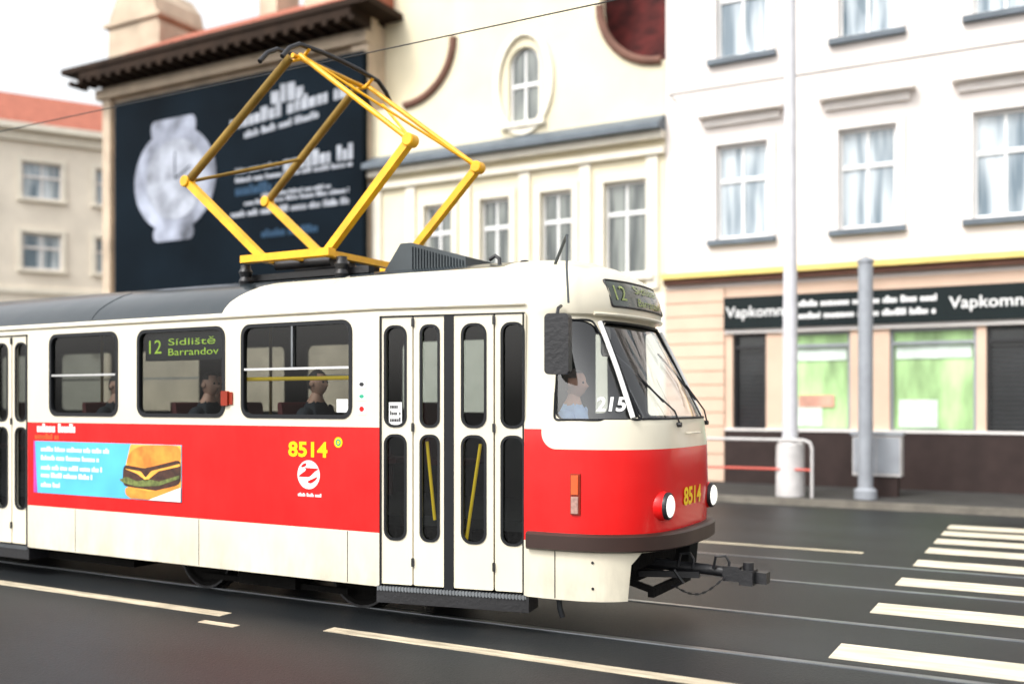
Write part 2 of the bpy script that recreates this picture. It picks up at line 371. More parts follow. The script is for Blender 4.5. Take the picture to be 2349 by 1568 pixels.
x,z=at(776,1014,6.65); m=MB(); m.prism(circ(x,z,.045),FS,.001,.004); s_=m.build('round_sticker','num',tram)
MB().ring(circ(x,z,.028,.03),circ(x,z,.014,.016),FS,.004,.006).build('sticker_mark','green',s_)
x,z=at(708,1088,6.65); m=MB(); m.prism(circ(x,z,.125),FS,.001,.004); e=m.build('operator_emblem','white',tram)
m=MB(); m.prism(roundpoly([(x-.12,z-.02),(x-.02,z+.045),(x-.05,z+.06),(x+.12,z+.055),(x+.07,z+.03),(x+.01,z-.02)],.02,2),FS,.004,.006); m.build('emblem_mark','red',e)
MB().prism(roundpoly([(x-.02,z-.06),(x+.11,z-.01),(x+.08,z-.045),(x+.02,z-.08)],.02,2),FS,.004,.006).build('emblem_mark','red',e)
MB().prism(roundpoly([(x-.07,z+.09),(x-.02,z+.105),(x-.03,z+.07),(x-.09,z+.06)],.02,2),FS,.004,.006).build('emblem_mark','red',e)
def words(m,x0,x1,z,h,F,t0,t1,seed=0,mi=0,slant=0):
    R=random.Random(seed); x=x0
    while x<x1:
        wl=R.uniform(2.,5.)*h; xe=min(x+wl,x1)
        while x<xe-.2*h:
            w=min(R.uniform(.30,.62)*h,xe-x); hh=h*R.choice((.68,.68,.72,1.0)); k=slant*(x-x0)
            m.prism([(x,z+k),(x+w,z+k+slant*w),(x+w,z+hh+k+slant*w),(x,z+hh+k)],F,t0,t1,mi); x+=w+h*.10
        x+=h*.45
m=MB(); words(m,x-.12,x+.14,z-.19,.03,FS,.001,.003,3); m.build('emblem_caption','white',e)
# advert panel
ax0=at(78,1090,6.65)[0]; ax1=at(417,1090,6.65)[0]; az0,az1=.905,1.445
m=MB(); m.prism([(ax0,az0),(ax1,az0),(ax1,az1),(ax0,az1)],FS,.001,.005); ad=m.build('advert_panel','skyblue',tram)
m=MB(); m.prism([(ax0,az0),(ax0+.06,az0),(ax0+.02,az1),(ax0,az1)],FS,.005,.007); m.build('advert_edge','violet',ad)
for i,(wz,l) in enumerate(((1.34,1.05),(1.25,.9),(1.15,.95),(1.07,.8),(.97,.3))):
    m=MB(); words(m,ax0+.12,ax0+.12+l,wz,.05,FS,.005,.007,i+5); m.build('advert_text','white',ad)
bx=ax1-.80
def blob(pts,mt,nm,t,r=.06): 
    m=MB(); m.prism(roundpoly(pts,r,3),FS,t,t+.0015); return m.build(nm,mt,ad)
blob([(bx+.08,az0+.005),(ax1-.005,az0+.005),(ax1-.005,az1-.005),(bx+.10,az1-.005),(bx+.02,1.2)],'cheese','burger_background',.0055,.02)
blob([(bx+.03,1.22),(bx+.08,1.36),(bx+.22,1.425),(bx+.5,1.442),(ax1-.008,1.442),(ax1-.008,1.27),(bx+.4,1.22)],'bun','burger_bun',.0075,.1)
blob([(bx-.01,1.03),(bx+.0,1.24),(bx+.3,1.21),(bx+.6,1.27),(ax1-.008,1.31),(ax1-.008,1.08),(bx+.5,1.0)],'patty','burger_patty',.0095)
blob([(bx+.02,1.20),(bx+.25,1.18),(bx+.32,1.12),(bx+.40,1.19),(bx+.55,1.22),(ax1-.01,1.27),(ax1-.01,1.245),(bx+.5,1.19),(bx+.33,1.09),(bx+.2,1.155)],'cheese','burger_cheese',.0115,.02)
blob([(bx-.06,1.09),(bx+.05,1.12),(bx+.2,1.08),(bx+.35,1.11),(bx+.5,1.09),(ax1-.02,1.16),(ax1-.02,1.13),(bx+.5,1.05),(bx+.2,1.03),(bx+.0,1.06)],'lett','burger_lettuce',.0115,.02)
blob([(bx+.04,.925),(bx+.02,1.02),(bx+.4,.99),(ax1-.01,1.07),(ax1-.01,.96),(bx+.3,.91)],'bun','burger_base',.0115)
m=MB(); m.prism([(bx+.36,az0+.003),(ax1-.003,az0+.003),(ax1-.003,az0+.14)],FS,.014,.0155); m.build('advert_corner','white',ad)
for (y0,y1,mt,q0,q1) in ((870,890,'black',875,887),(897,918,'green',903,914),(925,950,'red',930,945)):
    xa,za=at(820,y1,6.65); xb,zb=at(838,y0,6.65); st=MB().prism([(xa,za),(xb,za),(xb,zb),(xa,zb)],FS,.001,.003).build('notice_sticker','white',tram)
    xa,za=at(824,q1,6.65); xb,zb=at(835,q0,6.65); m=MB(); m.prism(circ((xa+xb)/2,(za+zb)/2,(xb-xa)/2,(zb-za)/2.4,10),FS,.003,.004); m.build('pictogram',mt,st)
xa,za=at(770,945,6.65); xb,zb=at(796,915,6.65); m=MB(); m.prism([(xa,za),(xb,za),(xb,zb),(xa,zb)],FS,-.012,-.010); m.build('window_sticker','white',tram)
xa,za=at(85,990,6.65); xb,zb=at(172,973,6.65); m=MB(); words(m,xa,xb,za,.09,FS,.001,.003,9); m.build('rear_lettering','white',tram)
xa,za=at(80,1006,6.65); xb,zb=at(135,993,6.65); m=MB(); words(m,xa,xb,za,.06,FS,.001,.003,2); m.build('orange_label','orange',tram)
xa,za=at(511,930,6.65); xb,zb=at(526,896,6.65)
m=MB(); m.prism(rr(xa,za,xb,zb,.012),FS,0,.03); ml=m.build('marker_light','dred',tram,40)
MB().prism(rr(xb+.003,za+.01,xb+.045,zb-.01,.010),FS,0,.012).build('reflector','dred',ml)
def oncab(x,z,off): return Vector((x,YC-hullD(z,x,off),z))
def cabpatch(name,x0,x1,z0,z1,off,mt,par,n=6):
    m=MB()
    A=[[m.bm.verts.new(oncab(x0+(x1-x0)*i/n,zz,o_)) for i in range(n+1)] for zz,o_ in ((z0,-.01),(z0,off),(z1,off),(z1,-.01))]
    for P,Q in zip(A,A[1:]):
        for i in range(n): m.face([P[i],P[i+1],Q[i+1],Q[i]])
    m.face([a[0] for a in A]); m.face([a[-1] for a in reversed(A)]); return m.build(name,mt,par)
ix0,ix1=-3.305,-3.25
il=cabpatch('indicator_housing',ix0-.010,ix1+.010,.985,1.30,.018,'dred',tram)
cabpatch('indicator_lens',ix0,ix1,1.14,1.29,.028,'orange',il); cabpatch('clear_lens',ix0,ix1,.995,1.125,.028,'clear',il)
m=MB(); t=text_mesh('215',.115,.03,.19)
m.mesh(t,lambda co:Vector((-3.04+co.x, YC-(hullD(1.835+co.y,-3.04+co.x)+.004), 1.835+co.y))); m.build('route_number','white',tram)
for sg in (-1,1):
    o=(-2.87,YC+sg*.545,1.04)
    m=MB(); m.lathe([(0,.118),(.08,.122),(.15,.116),(.172,.104)],o,(1,0,0),28); hl=m.build('headlight','red',tram,50)
    m=MB(); m.lathe([(.166,.106),(.19,.108),(.20,.100),(.20,.09)],o,(1,0,0),28); m.build('headlight_ring','black',hl,50)
    m=MB(); m.lathe([(.195,.093),(.212,.078),(.222,.047),(.226,.01)],o,(1,0,0),28); m.build('headlight_lens','lens',hl,60)
pl=[]
for k in range(0,41):
    t=-math.pi/2+math.pi*k/40; b=1.03;a=1.06; s_=math.sin(t);c_=max(0,math.cos(t))
    pl.append((-3.68+a*c_**(2/2.9),YC+math.copysign(b*abs(s_)**(2/2.9),s_)))
m=MB(); rg=[]
for i,(x,y) in enumerate(pl):
    ia,ib=max(i-1,0),min(i+1,len(pl)-1); d=Vector((pl[ib][0]-pl[ia][0],pl[ib][1]-pl[ia][1])).normalized(); n=Vector((d.y,-d.x))
    sec=[(-.06,.705),(.0,.70),(.022,.715),(.022,.82),(.0,.838),(-.06,.838)]
    rg.append([m.bm.verts.new((x+n.x*q,y+n.y*q,z)) for q,z in sec])
for A,B in zip(rg,rg[1:]):
    for k in range(6): m.face([A[k],A[(k+1)%6],B[(k+1)%6],B[k]])
m.face(rg[0]);m.face(rg[-1]); m.build('bumper','bumper',tram,40)
MB().tube([oncab(-3.45,.33,.002),oncab(-3.45,.70,.002)],.004,5).build('panel_seam','black',tram)
for x in (-5.30,-7.05,-8.8):
    MB().prism([(x,.33),(x+.006,.33),(x+.006,.76),(x,.76)],FS,-.001,.002).build('panel_seam','black' if x>-6 else 'grey',tram)
for z in (.42,.62): MB().lathe([(0,.012),(.006,.010)],oncab(-3.15,z,0),(0,-1,0),8).build('panel_bolt','black',tram)
def door(F,edges,L):
    for i,(u0,u1,g0,g1) in enumerate(edges):
        z0,z1=.345,2.555
        hu=rr(g0,1.655,g1,2.475,(g1-g0)*.40); hl=rr(g0,.72,g1,1.575,(g1-g0)*.40)
        me=plate_mesh(rr(u0,z0,u1,z1,.012,2),[hu,hl],.035)
        m=MB(); m.mesh(me,lambda co:F@Vector((co.x,co.y,co.z-.03))); lf=m.build('door_leaf','cream',tram)
        for a,b in ((1.655,2.475),(.72,1.575)):
            m=MB(); m.ring(rr(g0-.012,a-.012,g1+.012,b+.012,(g1-g0)*.40+.01),rr(g0+.008,a+.008,g1-.008,b-.008,(g1-g0)*.40-.006),F,-.02,-.005)
            m.build('gasket','rubber',lf,40)
            MB().sheet(rr(g0,a,g1,b,(g1-g0)*.39),F,-.033).build('pane','glass',lf)
        if i in (0,2):
            for hz in (.5,1.61,2.47): MB().prism(rr(u1-.004,hz,u1+.016,hz+.07,.005,2),F,-.012,.004).build('hinge','black',lf)
    m=MB(); c0,c1=edges[1][1],edges[2][0]
    m.prism([(c0,.33),(c1,.33),(c1,2.56),(c0,2.56)],F,-.045,-.006); m.build('door_seal','rubber',tram)
    m=MB(); m.prism([(.018,.34),(.030,.34),(.030,2.5525),(L-.035,2.5525),(L-.035,.34),(L-.024,.34),(L-.024,2.562),(.018,2.562)],F,-.05,-.004); m.build('door_frame','rubber',tram)
    m=MB(); m.prism([(-.01,.19),(L+.02,.19),(L+.02,.325),(-.01,.325)],F,-.25,.0); sp=m.build('step','black',tram)
    m=MB(); n=46
    m.prism([(0,.296),(L,.296),(L,.324),(0,.324)],F,.001,.006)
    for i in range(n): 
        u=i*L/n; m.prism([(u,.29),(u+L/n*.5,.29),(u+L/n*.5,.33),(u,.33)],F,-.02,.012)
    m.build('step_tread','railst',sp)
ed=[]
for a,b,g0,g1 in ((872,944,882,928),(947,1017,964,1004),(1039,1130,1059,1111),(1134,1204,1150,1199)):
    ed.append(tuple(at2(p,1000,DA,DB)[0] for p in (a,b,g0,g1)))
door(FD,ed,DL); door(FM,[(a*.99,b*.99,c*.99,d*.99) for a,b,c,d in ed],1.30)
a_,zz=at2(888,975,DA,DB); b_,zt=at2(918,922,DA,DB)
m=MB(); m.prism([(a_,zz),(b_,zz),(b_,zt),(a_,zt)],FD,-.031,-.028); ds=m.build('door_notice','white',tram)
m=MB()
for i in range(3): words(m,a_+.012,b_-.012,zz+.03+.055*i,.035,FD,-.028,-.027,i+30)
m.build('notice_print','black',ds)
# interior
m=MB(); m.box(-16.2,YC-.93,.80,-4.95,YC+.93,.88); m.box(-4.9495,YC-.85,.80,-3.2,YC+.85,.88); m.build('floor','floorm',tram)
for (x0,x1) in ((-4.9,-3.8),(-10.8,-9.6)): MB().box(x0,YC-1.0,.40,x1,YC-.5,.46).build('entrance_step','floorm',tram)
m=MB(); m.box(-3.25,YC-.80,.9,-2.98,YC+.80,1.62); m.build('dashboard','black',tram)
MB().box(-3.30,YC-.6,1.622,-2.95,YC+.6,1.67).build('control_desk','grey',tram)
m=MB(); m.box(-4.02,YC-.35,.9,-3.98,YC+1.0,1.72); m.build('cab_partition','inner',tram)
MB().box(-4.02,YC+.05,1.723,-3.98,YC+.95,2.75).build('partition_panel','inner',tram)
def seat(x,y,face=1,mt='seat'):
    m=MB(); m.prism(roundpoly([(-.2,1.22),(.22,1.22),(.22,1.28),(-.14,1.27),(-.22,1.85),(-.27,1.85),(-.22,1.22)],.04,3),Matrix.Translation((x,y,0))@Matrix(((face,0,0,0),(0,0,1,0),(0,1,0,0),(0,0,0,1))),-.2,.2)
    m.tube([(x,y,.88),(x,y,1.23)],.03,8); return m.build('seat',mt,tram,40)
seat(-3.66,7.42,1,'black')
PS=[(-5.95,7.0),(-7.30,7.0),(-7.58,7.38),(-8.62,7.0)]
for x,y in PS+[(-5.4,8.5),(-6.2,8.5),(-8.1,8.5),(-9.0,8.5),(-6.65,7.1),(-12,7.15),(-13,7.15),(-12,8.5),(-13,8.5),(-7.2,8.5)]: seat(x,y)
xa=WN[0][0]; xb=WN[0][1]
MB().tube([(xa-.05,6.74,2.06),(xb+.1,6.74,2.06)],.018,8).build('window_rail','yrail',tram,50)
for i,(p0,p1) in enumerate((((980,1012),(998,1192)),((1103,1018),(1070,1242)))):
    u0,z0=at2(p0[0],p0[1],(DA[0],DA[1]+.05),(DB[0],DB[1]+.05)); u1,z1=at2(p1[0],p1[1],(DA[0],DA[1]+.05),(DB[0],DB[1]+.05))
    MB().tube([FD@Vector((u0,z0,-.06)),FD@Vector((u1,z1,-.06))],.014,8).build('door_handrail','yrail',tram,50)
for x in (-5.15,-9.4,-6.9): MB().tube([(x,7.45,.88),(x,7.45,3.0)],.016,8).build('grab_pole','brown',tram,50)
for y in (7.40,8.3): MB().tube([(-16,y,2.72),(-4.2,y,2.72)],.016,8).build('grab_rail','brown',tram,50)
a,b=WN[1]; m=MB(); m.box(a+.03,6.705,2.25,b-.02,6.78,2.50); idp=m.build('interior_display','rubber',tram)
FI=frame((0,6.705,0),(1,0))
for s_,h,w,cx,cz in (('12',.13,.17,a+.17,2.385),('Sídliště',.07,.62,a+.66,2.43),('Barrandov',.065,.66,a+.68,2.33)):
    m=MB(); t=text_mesh(s_,h,.0,w); m.mesh(t,lambda co,cx=cx,cz=cz:FI@Vector((cx+co.x,cz+co.y,.004))); m.build('display_lettering','ledi',idp)
# mirror
m=MB(); m.prism(rr(-.105,2.06,.085,2.52,.035),frame((-3.33,6.72,0),(1,.18)),-.05,.05); mr_=m.build('wing_mirror','black',tram,40)
m=MB(); m.tube([(-3.42,6.93,2.60),(-3.38,6.80,2.57),(-3.35,6.72,2.5)],.014,8); m.build('mirror_arm','black',mr_,50)
m=MB(); m.tube([(-3.66,7.30,2.98),(-3.52,7.2,3.16),(-3.46,7.12,3.18)],.014,6); m.tube([(-3.46,7.12,3.18),(-3.39,6.97,2.9),(-3.35,6.92,2.62)],.009,6); m.build('mirror_rod','grey',tram,50)
m=MB(); m.tube([(-4.3,7.5,3.0),(-4.3,7.5,3.10),(-4.34,7.5,3.13),(-4.40,7.5,3.10)],.018,8); m.build('antenna','black',tram,50)
m=MB(); m.lathe([(0,.05),(.05,.05),(.07,.03)],(-4.05,7.5,3.0),(0,0,1),12); m.build('roof_cap','black',tram,50)
TB=Matrix(((1,0,0,0),(0,0,1,0),(0,1,0,0),(0,0,0,1)))
m=MB(); m.prism([(-5.58,3.04),(-4.66,3.04),(-4.66,3.15),(-5.25,3.32),(-5.37,3.32)],TB,7.52,8.2); rb=m.build('resistor_box','grey',tram)
m=MB()
for i in range(18):
    x=-5.24+i*.032; zt=3.305-(x+5.25)*.30 if x>-5.25 else 3.30; m.box(x,7.505,3.06,x+.012,7.519,min(zt,3.30)-.02)
m.build('vent_grille','grey',rb)
# pantograph
yn,yf=YC-.585,YC+.585
m=MB() 
for y in (YC-.70,YC+.70): m.beam((-7.0,y,3.24),(-5.9,y,3.24),.10,.07)
for x in (-6.85,-6.05): m.beam((x,YC-.72,3.25),(x,YC+.72,3.25),.08,.06)
m.beam((-6.45,YC-.7,3.24),(-6.45,YC+.7,3.24),.05,.05)
base=m.build('pantograph_base','yellow',tram)
for x in (-7.05,-5.85):
    for y in (YC-.62,YC+.62): MB().lathe([(-.22,.05),(-.16,.07),(-.12,.05),(-.07,.07),(-.03,.05),(0,.05)],(x,y,3.2),(0,0,1),12).build('insulator','black',base,40)
for y in (YC-.5,YC+.5): MB().beam((-7.2,y,3.08),(-5.6,y,3.08),.08,.06).build('mount_beam','black',base)
for y in (YC-.45,YC-.15,YC+.25): MB().tube([(-6.8,y,3.2),(-6.1,y,3.2)],.05,10).build('spring','black',base,40)
KL,KR=(-7.89,4.12),(-5.10,4.19); HX,HZ=-6.5,5.20
for y in (yn,yf):
    for x,(kx,kz) in ((-6.85,KL),(-6.05,KR)):
        MB().beam((x,y,3.26),(kx,y,kz),.08,.07).build('lower_arm','yellow',tram)
        m=MB(); m.lathe([(-.06,.05),(-.05,.06),(.05,.06),(.06,.05)],(kx,y,kz),(0,1,0),14); m.build('knee_joint','yellow',tram,40)
def tube1(pts,r,nm,mt='yellow'):
    m=MB(); m.tube(pts,r,8); return m.build(nm,mt,tram,50)
for y,yt in ((yn,YC-.52),(yf,YC+.52)):
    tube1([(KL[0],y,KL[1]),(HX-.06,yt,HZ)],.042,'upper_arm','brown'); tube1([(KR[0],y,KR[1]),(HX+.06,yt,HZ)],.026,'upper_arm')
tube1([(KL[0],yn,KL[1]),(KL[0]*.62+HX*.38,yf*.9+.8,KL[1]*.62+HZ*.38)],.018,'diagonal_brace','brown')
tube1([(KR[0],yn+.04,KR[1]),(HX+.3,yf-.1,HZ-.25)],.014,'diagonal_brace'); tube1([(KR[0],yf,KR[1]),(HX+.1,yn+.1,HZ-.02)],.014,'diagonal_brace')
tube1([(HX,YC-.56,HZ),(HX,YC+.56,HZ)],.024,'head_axle','yellow')
for dx in (-.14,.14):
    pts=[(HX+dx,YC-.86,HZ-.13),(HX+dx,YC-.76,HZ-.02),(HX+dx,YC-.62,HZ+.06),(HX+dx,YC-.3,HZ+.085),(HX+dx,YC,HZ+.09),(HX+dx,YC+.3,HZ+.085),(HX+dx,YC+.62,HZ+.06),(HX+dx,YC+.76,HZ-.02),(HX+dx,YC+.86,HZ-.13)]
    tube1(pts,.024,'contact_strip','black')
for y in (YC-.5,YC+.5):
    m=MB(); m.tube([(HX-.16,y,HZ+.05),(HX-.07,y,HZ-.03),(HX+.07,y,HZ-.03),(HX+.16,y,HZ+.05)],.018,8); m.build('head_spring','yellow',tram,50)
# running gear
for cx in (-6.47,-12.87):
    for wx in (cx-.965,cx+.965):
        for sg in (-1,1):
            y=YC+sg*.7175
            m=MB(); m.lathe([(-.065*sg,.375),(-.04*sg,.375),(-.038*sg,.35),(.06*sg,.345),(.06*sg,.29),(.03*sg,.27),(.03*sg,.1),(.08*sg,.09),(.08*sg,.02)],(wx,y,.355),(0,1,0),36)
            w=m.build('wheel','grime',tram,40)
            m=MB(); m.ring(circ(wx,.355,.345),circ(wx,.355,.325),frame((0,y,0),(1,0)),-sg*.0,-sg*.064); m.build('tyre','black',w,40)
    m=MB()
    for sg in (-1,1):
        m.box(cx-1.25,YC+sg*.88-.06,.34,cx+1.25,YC+sg*.88+.06,.50); m.box(cx-.35,YC+sg*.85-.1,.14,cx+.35,YC+sg*.85+.1,.36)
        for k in (-.5,.5): m.lathe([(0,.07),(.2,.07)],(cx+k,YC+sg*.88,.4),(0,0,1),12)
        m.beam((cx-.9,YC+sg*.86,.16),(cx+.9,YC+sg*.86,.16),.05,.05)
    m.box(cx-.2,YC-.9,.35,cx+.2,YC+.9,.6); m.build('bogie_frame','grime',tram,40)
for x0,x1,z0 in ((-11.3,-10.0,.22),(-9.8,-8.2,.18),(-4.9,-4.2,.25)): MB().box(x0,YC-1.0,z0,x1,YC+1.0,.8).build('underframe_box','grime',tram)
MB().box(-4.15,YC-.5,.5,-3.0,YC+.5,.8).build('underframe_box','grime',tram)
# coupler
m=MB(); m.tube([(-3.3,YC,.50),(-2.5,YC,.48),(-2.34,YC,.47)],.045,10)
m.beam((-3.1,YC-.12,.42),(-2.6,YC-.05,.44),.05,.05)
m.box(-2.40,YC-.075,.41,-2.26,YC+.075,.53); m.box(-2.259,YC-.10,.39,-2.15,YC+.06,.51); m.box(-2.149,YC-.02,.40,-2.06,YC+.10,.49); m.lathe([(-.06,.045),(.06,.045)],(-2.20,YC-.03,.51),(0,0,1),12)
cp=m.build('coupler','black',tram,40)
for x in (-2.72,-2.42): MB().tube([(x-.06,YC-.06,.50),(x-.04,YC-.06,.60),(x+.04,YC-.05,.61),(x+.07,YC-.05,.56),(x+.06,YC-.05,.48)],.012,6).build('coupler_hook','black',cp,40)
MB().tube([(-2.8,YC-.1,.47),(-2.72,YC-.1,.37),(-2.82,YC-.1,.33)],.014,6).build('coupler_hook','black',cp,40)
m=MB(); pts=[(-2.80+.42*t,YC-.1,.34-.10*math.sin(math.pi*t)+.10*t) for t in [i/14 for i in range(15)]]
for i,(p,q) in enumerate(zip(pts,pts[1:])): m.beam(p,q,.018 if i%2 else .008,.008 if i%2 else .018)
m.build('chain','black',cp)
MB().box(-3.55,YC-.75,.36,-3.1,YC+.75,.68).build('front_underframe','grime',tram)
for sg in (-1,1): MB().beam((-3.4,YC+sg*.62,.55),(-2.85,YC+sg*.40,.34),.06,.05).build('lifeguard_arm','grime',tram)
MB().beam((-2.87,YC-.45,.33),(-2.87,YC+.45,.33),.05,.07).build('lifeguard','grime',tram)
m=MB(); m.tube([(-3.45,6.95,.33),(-3.44,6.95,.24),(-3.42,6.96,.17)],.022,6); m.build('sand_hose','rubber',tram,50)

# ---------------- people
M['skin']=mat('skin',(.58,.32,.23),.55,var=.08,scale=20); M['hairg']=mat('grey_hair',(.13,.105,.09),.8,var=.3,scale=60); M['hairb']=mat('dark_hair',(.02,.015,.012),.7,var=.4,scale=60)
M['shirt']=mat('light_blue_shirt',(.42,.60,.88),.8,var=.12,scale=14,bump=.3); M['darkc']=mat('dark_jacket',(.02,.023,.03),.85,var=.3); M['redc']=mat('pink_jacket',(.60,.26,.24),.85,var=.2); M['trou']=mat('dark_trousers',(.02,.02,.03),.85)
def person(x,y,z,label,shirt,hair,reach=.36,hands=True,sc=1.0):
    root=thing('person',label,'person',(x,y,z-.42))
    V=[];E=[];R=[]
    def add(p,r,par=None):
        V.append(p);R.append(r)
        if par is not None:E.append((par,len(V)-1))
        return len(V)-1
    pel=add((0,0,0),.135); be=add((-.01,0,.16),.13,pel); ch=add((0,0,.34),.15,be); nb=add((.0,0,.50),.085,ch); nk=add((.015,0,.60),.058,nb); add((.03,0,.68),.055,nk)
    for s_ in (-1,1):
        sh=add((0,s_*.175,.455),.072,nb); el=add((.07,s_*.23,.19),.052,sh); wr=add((reach,s_*.17,.24),.033,el); pa=add((reach+.07,s_*.165,.245),.034,wr)
        if hands:
            for f,(oy,l) in enumerate(((.030,.070),(.010,.080),(-.010,.076),(-.029,.060))):
                a=add((reach+.12,s_*.165+oy,.25),.0095,pa); b=add((reach+.12+l*.45,s_*.165+oy,.24),.009,a); add((reach+.12+l*.6,s_*.165+oy,.24-l*.45),.008,b)
            a=add((reach+.075,s_*.165-s_*.045,.24),.011,pa); add((reach+.115,s_*.165-s_*.05,.225),.009,a)
        hp=add((.04,s_*.095,-.01),.098,pel); kn=add((.44,s_*.12,.02),.068,hp); an=add((.44,s_*.12,-.34),.045,kn); add((.57,s_*.12,-.38),.042,an)
    me=bpy.data.meshes.new('b'); me.from_pydata(V,E,[]); o=bpy.data.objects.new('b',me); COL.objects.link(o)
    sk=o.modifiers.new('s','SKIN'); sd=me.skin_vertices[0].data
    for i,r in enumerate(R): sd[i].radius=(r,r); sd[i].use_root=(i==0)
    su=o.modifiers.new('u','SUBSURF'); su.levels=2; su.render_levels=2
    bm2=ev_mesh(o); bpy.data.objects.remove(o)
    T=Matrix.Translation((x,y,z))@Matrix.Scale(sc,4); TI=T.inverted()
    m=MB(); m.mesh(bm2,lambda co:T@co)
    hc=Vector((.035,0,.735)); hb=bmesh.new(); bmesh.ops.create_uvsphere(hb,u_segments=28,v_segments=20,radius=1)
    for v in hb.verts:
        c=v.co; X,Yy,Z=c.x,c.y,c.z
        xx=X*.098; yy=Yy*.076; zz=Z*.122
        if Z<0: yy*=1+.28*Z; xx*= (1+.10*Z) if X>0 else (1+.30*Z)
        if X>.75 and abs(Yy)<.28:
            if -.46<Z<.10: xx+=.030*(1-abs(Yy)/.28)*max(0,1-abs(Z+.18)/.28)
            if -.62<Z<-.45: xx+=.006
        if X>.7 and .05<Z<.2 and .2<abs(Yy)<.6: xx-=.008
        if X>.6 and Z<-.75: xx+=.012
        v.co=hc+Vector((xx,yy,zz))
    hm=bpy.data.meshes.new('h'); hb.to_mesh(hm); hb.free(); m.mesh(hm,lambda co:T@co)
    for s_ in (-1,1):
        m.lathe([(-.012,.012),(0,.026),(.010,.024),(.014,.010)],T@(hc+Vector((-.005,s_*.076,-.005))),(.2,s_,0),12)
    for f in m.bm.faces:
        c=TI@f.calc_center_median()
        f.material_index=1
        if c.z>.565 or (c.x>reach-.03 and c.z>.12 and abs(c.y)>.05): f.material_index=0
        elif c.z<.06: f.material_index=2
    m.build('body',['skin',shirt,'trou'],root,80)
    h=bmesh.new(); bmesh.ops.create_uvsphere(h,u_segments=24,v_segments=16,radius=1)
    bmesh.ops.delete(h,geom=[v for v in h.verts if v.co.z< (.25 if v.co.x>-.1 else -.45) or (v.co.x>.55 and v.co.z<.70)],context='VERTS')
    hm=bpy.data.meshes.new('h'); h.to_mesh(hm); h.free()
    m=MB(); m.mesh(hm,lambda co:T@(hc+Vector((-.004+co.x*.103,co.y*.082,co.z*.128)))); m.build('hair',hair,root,80)
    for s_ in (-1,1):
        m=MB(); m.lathe([(0,.011),(.004,.009),(.006,.003)],T@(hc+Vector((.086,s_*.030,.012))),(1,s_*.3,0),10); m.build('eye','rubber',root,60)
    return root
person(-3.565,7.42,1.265,'tram driver in light blue shirt sitting in profile behind the cab side window','shirt','hairg',reach=.26)
labs=[('passenger in dark jacket behind the third side window, nearest the front doors','darkc','hairb'),('passenger in dark jacket below the green display in the middle side window','darkc','hairb'),('passenger in pink jacket beside the dark jacketed one in the middle side window','redc','hairb'),('passenger in dark jacket behind the leftmost side window','darkc','hairb')]
for (x,y),(l,s_,h) in zip(PS,labs): person(x,y,1.285,l,s_,h,hands=False,reach=.28)

# ---------------- ground
m=MB(); m.box(-300,-60,-.5,300,400,0); struct(m.build('ground','asphalt'))
m=MB(); m.box(-60,-4.0,.001,60,18.0,.004); road=struct(m.build('road','asphalt'))
m=MB()
m.box(-30,6.24,.004,-6.36,6.38,.008); m.box(-5.22,6.24,.004,-1.2,6.38,.008)
m.box(-6.35,5.98,.004,-5.95,6.06,.008)
m.box(-14,12.62,.004,at(1980,1268,12.7)[0],12.74,.008)
struct(m.build('lane_markings','mark'))
m=MB()
for y in (7.6,9.35,10.85,12.2,13.3,14.25,15.15,15.95): m.box(-1.48,y-.24,.005,2.6,y+.24,.009)
struct(m.build('zebra_crossing','markw'))
m=MB()
for y in (7.1625,8.5975,10.28,11.715): m.box(-90,y-.03,.004,60,y+.03,.012)
struct(m.build('tram_rails','railst'))
m=MB()
for y in (7.1625,8.5975,10.28,11.715): m.box(-90,y+.031,.004,60,y+.085,.0065)
struct(m.build('rail_grooves','rubber'))
m=MB(); m.box(-120,18.05,0,60,21.2,.12); struct(m.build('pavement','pave'))
m=MB(); m.box(-120,17.9,0,60,18.048,.125); struct(m.build('kerb','kerb'))

# ---------------- buildings
def pane_mat(name,dark,light,s):
    m_,nt,b=nodes(name); N=nt.nodes;L=nt.links
    tc=N.new('ShaderNodeTexCoord'); mp=N.new('ShaderNodeMapping'); mp.inputs['Scale'].default_value=(s,1,.25); L.new(tc.outputs['Object'],mp.inputs[0])
    no=N.new('ShaderNodeTexNoise'); no.inputs['Scale'].default_value=1.6; L.new(mp.outputs[0],no.inputs['Vector'])
    r=N.new('ShaderNodeValToRGB'); r.color_ramp.elements[0].position=.40; r.color_ramp.elements[1].position=.62
    r.color_ramp.elements[0].color=(*dark,1); r.color_ramp.elements[1].color=(*light,1); L.new(no.outputs[0],r.inputs[0]); L.new(r.outputs[0],b.inputs['Base Color'])
    b.inputs['Roughness'].default_value=.08; b.inputs['Coat Weight'].default_value=.6; return m_
M['pane']=pane_mat('curtained_pane',(.09,.14,.18),(.52,.58,.62),2.2); M['paned']=pane_mat('dark_pane',(.02,.03,.03),(.20,.22,.20),2.5)
M['w1']=mat('pale_render',(.78,.72,.68),.9,var=.07,scale=.7,bump=.15,stretch=(1,1,.4)); M['w1t']=mat('pale_trim',(.79,.75,.72),.85,var=.06); M['peach']=mat('peach_render',(.68,.49,.37),.9,var=.08,scale=1.2,bump=.2)
M['ycorn']=mat('yellow_cornice',(.76,.57,.18),.7,var=.1); M['plinth']=mat('brown_plinth',(.032,.020,.018),.6,var=.2,spec=.25); M['sign']=mat('dark_sign',(.004,.010,.011),.5,spec=.2)
M['w2']=mat('yellow_cream_render',(.75,.68,.50),.9,var=.08,scale=.8,bump=.15); M['w2t']=mat('cream_trim',(.77,.72,.61),.85,var=.06); M['zinc']=mat('zinc_flashing',(.11,.135,.16),.6,.1,var=.15)
